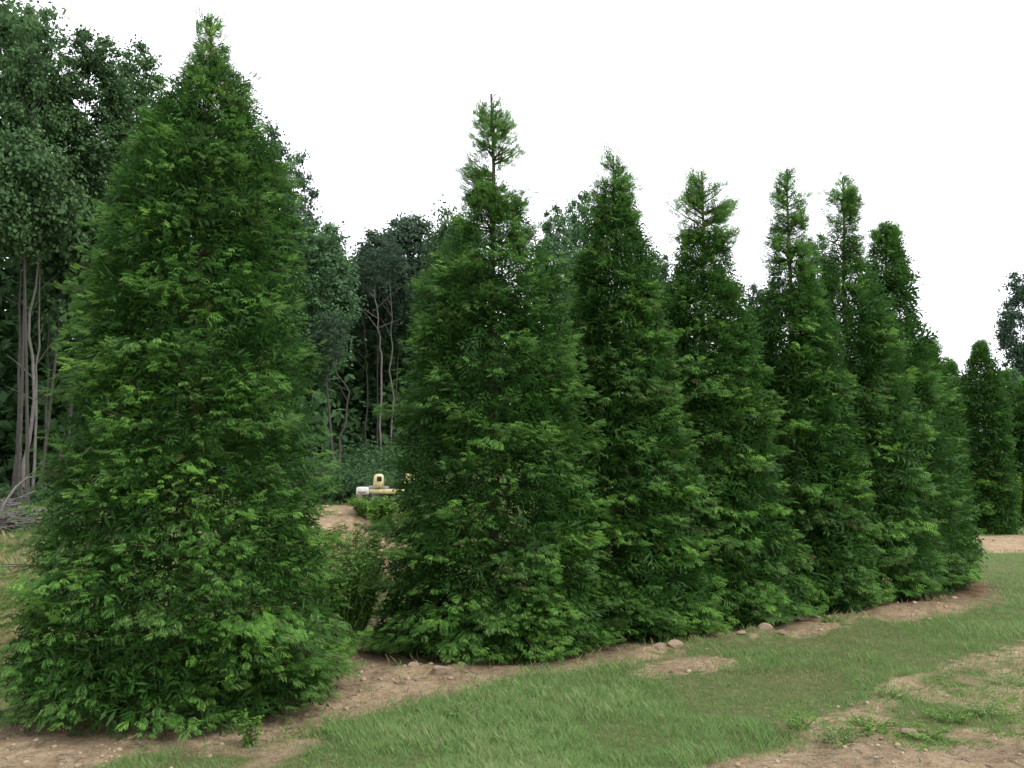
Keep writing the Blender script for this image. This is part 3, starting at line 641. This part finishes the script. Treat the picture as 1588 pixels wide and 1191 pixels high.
# ------------------------------------------------------------------ grass
rng = np.random.default_rng(77)
def sample(n, x0, x1, y0, y1, expo=1.6):
    """random spots in a wedge that the camera can see, thinning with distance"""
    u = rng.random(n); y = (y0 ** (1 - expo) + u * (y1 ** (1 - expo) - y0 ** (1 - expo))) ** (1 / (1 - expo))
    l = -.62 * y + x0; r = .62 * y + x1; return l + (r - l) * rng.random(n), y
x, y = sample(360000, 0, 0, 6.3, 34, 2.2)
g, th = cover(x, y)
# keep grass out of the row's shade-darkened litter
lt = np.zeros(len(x))
for px, py in ROWPX:
    cx, cy = gpt(px, py); lt = np.maximum(lt, np.exp(-(((x - cx) ** 2 + (y - cy) ** 2) / 2.3) ** 2))
left_back = (x < -2.2) & (y > 11.5)
patch = fbm(x * 1.1, y * 1.1, 90, 3); fine = fbm(x * 5, y * 5, 95, 3)
p = g * (1 - .62 * th) * sstep(.22, .46, fine + .18 * (1 - th)) * (1 - np.clip(lt * 1.3, 0, 1)) + .012
k = rng.random(len(x)) < p; x, y, g, th, patch, fine = x[k], y[k], g[k], th[k], patch[k], fine[k]
sc = np.clip(y / 10, .7, 2.6)
h = (.035 + .05 * rng.random(len(x))) * (.55 + 1.0 * sstep(.3, .7, patch)) * (.7 + .7 * fbm(x * 8, y * 8, 193, 2)) * (1 - .35 * th) * (1 + .15 * (sc - 1)); w = .0046 * sc * (.7 + .6 * rng.random(len(x)))
pt2 = fbm(x * .45, y * .45, 191, 3); tint = np.clip(.48 + .9 * (patch - .5) + .7 * (pt2 - .5) + .8 * (fbm(x * 13, y * 13, 192, 2) - .5) + .20 * rng.standard_normal(len(x)) - .12 * th, 0, 1); dry = rng.random(len(x)) < (.07 + .12 * th); tint[dry] = rng.random(dry.sum()) * .08
blades('grass', x, y, h, w, .12 + .62 * rng.random(len(x)) ** 1.5, tint, M_GRASS, 'mown green grass of the lane beside the conifer row')
x, y = sample(60000, 3, 3, 6.4, 20, 2.0); g, th = cover(x, y); cl = fbm(x * 3.2, y * 3.2, 222, 3)
k = rng.random(len(x)) < sstep(.50, .62, cl) * (.85 * th + .10 * g + .05); x, y, cl = x[k], y[k], cl[k]; n = len(x)
blades('ground_weeds', x, y, .022 + .035 * rng.random(n), .014 * np.clip(y / 10, .7, 1.8) * (.6 + .8 * rng.random(n)), .6 + 1.6 * rng.random(n), np.clip(.35 + .4 * rng.random(n) + 1.5 * (cl - .6), 0.1, 1), M_SHRUB, 'low broad-leaved creeping weeds in the rough strip', 'weeds')
# taller dry fringe along the skirts and the yellowish field on the left
x, y = sample(90000, -3, 0, 7, 24, 1.6)
fr = np.zeros(len(x))
for px, py in ROWPX:
    cx, cy = gpt(px, py); d = np.hypot(x - cx, y - cy); fr = np.maximum(fr, np.exp(-((d - 2.05) / .28) ** 2) * (y < cy + .3))
fringe = rng.random(len(x)) < .10 * fr * sstep(.5, .75, fbm(x * 2, y * 2, 99, 2) + .1)
fld = (x < -6.0 - (y - 12) * .2) & (y > 11) & (y < 20) | (np.abs(x - at(540, 840, 19)[0]) < 1.2) & (y > 13.5) & (y < 16.5)
k = fringe | (fld & (rng.random(len(x)) < .9)); x, y, fld = x[k], y[k], fld[k]; n = len(x)
blades('dry_grass', x, y, (.07 + .11 * rng.random(n)) * np.where(fld, 1.9, 1), .006 * np.clip(y / 10, .8, 2) * (.7 + .6 * rng.random(n)), .2 + .6 * rng.random(n), rng.random(n), M_DRY, 'taller yellowish dry grass at the foot of the row and on the left bank')

# ------------------------------------------------------------------ clods and pebbles lying loose (stuff)
def clods(name, n, mat, label, cat, smin, smax, dens_fn, sub_seed):
    src = []
    for s in range(4):
        me = rock_mesh('tmp', sub_seed + s, .65, 1); v = np.array([tuple(q.co) for q in me.vertices]); f = np.array([tuple(q.vertices) for q in me.polygons]); src.append((v, f)); bpy.data.meshes.remove(me)
    x, y = sample(n, 0, 0, 6.3, 30, 2.0); k = rng.random(n) < dens_fn(x, y); x, y = x[k], y[k]; m = len(x); z = zat(x, y)
    s = (smin + (smax - smin) * rng.random(m) ** 6) * np.clip(y / 10, .8, 2); a = rng.random(m) * 2 * pi; Vs = []; Fs = []; off = 0; pick = rng.integers(0, 4, m)
    for j in range(4):
        q = np.where(pick == j)[0]; v, f = src[j]; c, sn = np.cos(a[q])[:, None], np.sin(a[q])[:, None]
        V = np.stack([v[None, :, 0] * c - v[None, :, 1] * sn, v[None, :, 0] * sn + v[None, :, 1] * c, np.repeat(v[None, :, 2], len(q), 0)], -1) * s[q][:, None, None] + np.stack([x[q], y[q], z[q] + s[q] * .15], -1)[:, None, :]
        Vs.append(V.reshape(-1, 3)); Fs.append((f[None] + (np.arange(len(q)) * len(v))[:, None, None]).reshape(-1, 3) + off); off += len(v) * len(q)
    return tag(link(name, mesh_np(name, np.concatenate(Vs), np.concatenate(Fs)), mat), label, cat, None, 'stuff')
def cd(x, y):
    g, th = cover(x, y); return (1 - g) * (.25 + .75 * sstep(.45, .7, fbm(x * 1.7, y * 1.7, 123, 3))) + .02 * th
clods('earth_clods', 15000, M_CLOD, 'small dry clods and pebbles scattered on the bare earth', 'clods', .006, .05, cd, 400)
# twigs and fallen sprigs
x, y = sample(5000, 0, 0, 6.4, 18, 1.8); g, th = cover(x, y); k = rng.random(len(x)) < (1 - g) * .55 + .05; x, y = x[k], y[k]; z = zat(x, y); m = MB()
for a, b, c in zip(x[:1300], y[:1300], z[:1300]):
    t = rng.random() * 6.28; L = rng.uniform(.03, .14); d = np.array([math.cos(t), math.sin(t), .08 * rng.standard_normal()]) * L; m.tube([(a, b, c + .008), np.array([a, b, c + .014]) + d * .5, np.array([a, b, c + .008]) + d], [.0035, .003, .0015], 3)
tag(m.build('twig_litter', M_DEAD), 'thin dry twigs fallen on the bare earth', 'twigs', None, 'stuff')

# ------------------------------------------------------------------ single stones
def stone(px, py, w, h, seed, label, rz=0.0, sink=.36, flat=None, group=None):
    x, y = gpt(px, py); k = y / F; R = w * k / 2; hh = h * k / 2
    me = rock_mesh('stone', seed, 1.0, 3, .16); me.materials.append(M_STONE); o = link('stone', me); o.scale = (R, R * .75, hh * 1.15); o.rotation_euler = (rng.uniform(-.1, .1), rng.uniform(-.12, .12), rz)
    park(o, x, y); o.location.z += hh * (1 - 2 * sink); return tag(o, label, 'stone', group)
stone(681, 1054, 42, 17, 1, 'largest flat tan stone on the earth in front of the second conifer', .2)
stone(640, 1048, 26, 12, 2, 'smaller tan stone just left of the largest flat one at the second conifer', .9)
stone(648, 1064, 14, 7, 3, 'thin stone chip lying nearest the grass in front of the second conifer', 1.4)
stone(744, 1066, 14, 7, 4, 'pale stone chip at the grass edge right of the largest flat stone', .3)
stone(1046, 1014, 30, 14, 5, 'reddish tan stone on the heaped soil below the third conifer', .5)
stone(1022, 1016, 18, 10, 6, 'small stone left of the reddish tan one below the third conifer', 1.2)
stone(1184, 992, 30, 16, 7, 'pale rounded stone at the foot of the fourth conifer', .1)
stone(1213, 992, 16, 13, 8, 'upright pale stone right beside the rounded one at the fourth conifer', 1.9)
stone(1150, 998, 18, 9, 9, 'low stone left of the rounded one at the fourth conifer', .6)
stone(1411, 1138, 30, 16, 10, 'pale yellowish stone among weeds by the bare track in the lower right', .3)
stone(1042, 1044, 16, 6, 11, 'flat pale stone on the small bare patch in the grass', .8)
stone(1368, 1146, 14, 7, 12, 'small grey stone left of the pale yellowish one in the lower right', .8)

# ------------------------------------------------------------------ weeds
def leafy_plant(name, label, cat, x, y, h, r, ns, nleaf, size, mat, group=None, seed=0, stemmat=None, narrow=.45):
    rr = np.random.default_rng(seed); z = float(zat(x, y)[0]); root = empty(name, (x, y, z), 0, label, cat, group); st = MB(); P = []; D = []
    for s in range(ns):
        a = rr.random() * 6.28; d = r * math.sqrt(rr.random()); hh = h * (.55 + .45 * rr.random()); b = np.array([d * .25 * math.cos(a), d * .25 * math.sin(a), -.02]); t = np.array([d * math.cos(a), d * math.sin(a), hh]); m = (b + t) / 2 + [0, 0, .12 * hh]
        st.tube([b, m, t], [.006 * h + .003, .004 * h + .002, .0015], 5)
        for _ in range(nleaf):
            q = .15 + .85 * rr.random(); p = b * (1 - q) ** 2 + 2 * q * (1 - q) * m + q * q * t; P.append(p); aa = rr.random() * 6.28; D.append((math.cos(aa), math.sin(aa), rr.normal(.35, .4)))
    P = np.array(P); D = np.array(D); D /= np.linalg.norm(D, axis=1)[:, None]; n = len(P); Sd = np.cross(D, [0, 0, 1]); Sd /= np.linalg.norm(Sd, axis=1)[:, None]; s = (size * (.6 + .7 * rr.random(n)))[:, None]; dn = np.array([0, 0, -1.0])
    V = np.stack([P, P + D * s * .5 + Sd * s * narrow * .5, P + D * s + dn * s * .25, P + D * s * .5 - Sd * s * narrow * .5], 1).reshape(-1, 3)
    me = mesh_np('leaves', V, np.arange(4 * n).reshape(-1, 4), {'tint': np.repeat(rr.random(n), 4), 'tip': np.tile([0, .5, 1, .5], n)})
    link('leaves', me, mat, root); st.build('stems', stemmat or mat_stem, root); return root
mat_stem = noise_mat('green_stem', (.08, .13, .04), (.14, .18, .07), 12, .6)
x, y = gpt(394, 1156)
leafy_plant('weed', 'upright leafy green weed growing at the front foot of the foreground conifer', 'weed', x, y, .30, .15, 9, 34, .045, M_SHRUB, None, 1)
# bright loose shrub and tall weeds between the first and second conifer
a = at(530, 900, 11.6)
leafy_plant('shrub', 'bright yellow green loose bush in the gap between the first and second conifers', 'shrub', a[0], 11.6, 1.25, .50, 110, 70, .07, M_SHRUB, None, 2)
a = at(556, 900, 12.7)
leafy_plant('shrub', 'taller paler bush behind the bright one, against the left flank of the second conifer', 'shrub', a[0], 12.7, 1.45, .36, 90, 70, .07, M_SHRUB, None, 3)
a = at(488, 800, 17.0)
leafy_plant('shrub', 'low green bush on the bank right of the foreground conifer', 'shrub', a[0], 17.0, .75, .6, 40, 50, .10, M_SHRUB, None, 4)
a = at(586, 800, 20.5)
leafy_plant('shrub', 'small leafy bush on the bank in front of the yellow machine', 'shrub', a[0] + .1, 20.5, .7, .35, 50, 50, .10, M_SHRUB, None, 5)
a = at(568, 800, 21.2)
leafy_plant('shrub', 'low leafy clump on the bank edge right under the yellow machine', 'shrub', a[0], 21.2, .50, .42, 60, 40, .07, M_SHRUB, None, 15)
a = at(1572, 780, 34)
leafy_plant('shrub', 'sunlit pale green bush beside the lone far conifer near the right edge', 'shrub', a[0], 34, 1.9, .30, 40, 60, .14, M_SHRUB, None, 6)
WP = [(1380, 1080, 'weed of mid green leaves on the rough strip above the yellowish stone'), (1470, 1112, 'weed right of the yellowish stone in the lower right'), (1300, 1150, 'low weed on the bare track left of the yellowish stone'),
      (1440, 1138, 'weed touching the right side of the yellowish stone'), (1525, 1105, 'yellow green weed nearest the right edge in the lower right'), (1240, 1140, 'dark weed on the bare spot at the grass tip'),
      (1560, 1060, 'weed on the rough strip at the right edge'), (1345, 1128, 'weed between the two stones of the lower right'), (715, 1112, 'broad weed in the grass in front of the second conifer'), (1290, 972, 'tuft of weeds on the bare strip below the fifth conifer')]
for j, (px, py, lab) in enumerate(WP):
    x, y = gpt(px, py); leafy_plant('weed', lab, 'weed', x, y, .07 + .03 * (j % 3), .20 + .05 * (j % 4), 26, 20, .030, M_SHRUB if j % 2 else M_GRASS, 'low weeds in the rough grass', 20 + j)

# ------------------------------------------------------------------ brush heap and arching dead stem on the left
b = at(10, 850, 21.0); root = empty('brush_heap', (b[0], 21.0, float(zat(b[0], 21.0)[0])), 0, 'grey heap of cut brush at the left edge in front of the wood', 'brush heap', None); m = MB()
for j in range(420):
    c = np.array([rng.normal(-.6, .9), rng.normal(0, .5), 0]); c[2] = max(0, .62 - .28 * abs(c[0] + .6)) * rng.random(); L = rng.uniform(.4, 1.5); t = rng.random() * 6.28; d = np.array([math.cos(t), math.sin(t) * .6, rng.normal(0, .22)]) * L / 2
    p0, p1 = c - d, c + d; p0[2] = max(p0[2], .02); p1[2] = max(p1[2], .02); m.tube([p0, c + [0, 0, .05], p1], [.014 * rng.uniform(.5, 1.6), .011, .004], 4)
tag(m.build('branches', M_DEAD, root), kind='stuff')
P = [at(*p) for p in [(-12, 806, 20.2), (6, 782, 20.4), (24, 756, 20.6), (42, 741, 20.8), (64, 737, 21.0), (84, 741, 21.1)]]
P = np.array(P); P[0, 2] = float(zat(P[0, 0], P[0, 1])[0]); o = P[0].copy(); root = empty('arching_branch', o, 0, 'bare pale branch arching over the brush at the left edge', 'branch'); m = MB(); m.tube(P - o, [.035, .03, .027, .023, .017, .009], 7, .1)
m.tube([P[3] - o, P[3] - o + [.2, .05, .22], P[3] - o + [.33, .1, .5]], [.012, .008, .003], 5); m.build('stem', M_PALE, root, True)

# ------------------------------------------------------------------ small yellow machine on the bank, mostly behind the second conifer
YEL = noise_mat('faded_yellow_paint', (.36, .31, .14), (.64, .58, .30), 9, .6, .3, .003); WHT = noise_mat('chalky_white_paint', (.36, .35, .32), (.62, .61, .58), 12, .5, .4, .001)
BLK = noise_mat('black_rubber', (.015, .015, .015), (.035, .033, .03), 20, .8, .2); GRY = noise_mat('dull_steel', (.16, .15, .14), (.28, .26, .24), 9, .5, .5)
a = at(602, 770, 24.6); rt = empty('utility_tractor', (a[0], 24.6, float(zat(a[0], 24.6)[0])), 0, 'small yellow machine with a pale front box, half hidden behind the second conifer', 'machine')
dz = a[2] - rt.location.z
m = MB(); m.box((-.62, 0, .40), (.32, .5, .19), .02, 0, .94); m.build('front_box', WHT, rt)
m = MB(); m.box((.20, 0, .38), (1.34, .34, .12), .02); m.box((-.24, 0, .64), (.26, .42, .36), .04, 0, .8); m.build('body', YEL, rt)
m = MB(); m.box((.62, 0, .70), (.42, .44, .36), .05, 0, .8); m.build('cowling', YEL, rt)
m = MB(); m.box((-.20, -.20, .70), (.12, .05, .12), .02); m.build('opening', BLK, rt)
m = MB(); m.box((-.62, -.255, .37), (.2, .02, .05), .005); m.build('grille', GRY, rt)
m = MB(); m.box((-.24, 0, .47), (.5, .3, .12), .03); m.build('engine_frame', GRY, rt)
m = MB(); m.box((.30, 0, .58), (.26, .34, .08), .03); m.box((.42, 0, .74), (.07, .34, .28), .03); m.build('seat', BLK, rt)
m = MB(); m.tube([(.14, 0, .5), (.2, 0, .72)], [.015, .015], 6)
th = np.linspace(0, 2 * pi, 15); m.tube(np.stack([  .2 + .04 * np.cos(th), .13 * np.sin(th), .73 + .12 * np.cos(th) * .4], -1), [.012] * 15, 5); m.build('steering_wheel', BLK, rt)
for wx, wr in ((-.30, .17), (.62, .24)):
    for wy in (-.32, .32):
        m = MB(); m.disc((wx, wy, wr), wr, .14, 1); w_ = m.build('wheel', BLK, rt, False); m = MB(); m.disc((wx, wy + math.copysign(.075, wy), wr), wr * .5, .02, 1); m.build('rim', GRY, w_)
# weathered post on the bank below it
a = at(555, 806, 22.0); z0 = float(zat(a[0], 22.0)[0]); rt = empty('wooden_post', (a[0], 22.0, z0), 0, 'short dark brown stump post on the red bank below the yellow machine', 'post'); m = MB()
hp = max(.22, at(555, 768, 22.0)[2] - z0); m.tube([(0, 0, -.1), (.01, 0, hp * .5), (.03, .01, hp), (.03, .01, hp + .01)], [.085, .075, .07, .002], 9, .1); m.tube([(.02, 0, hp * .5), (.10, 0, hp * .8), (.12, 0, hp)], [.03, .025, .02], 6); m.build('trunk', M_BARK, rt, True)
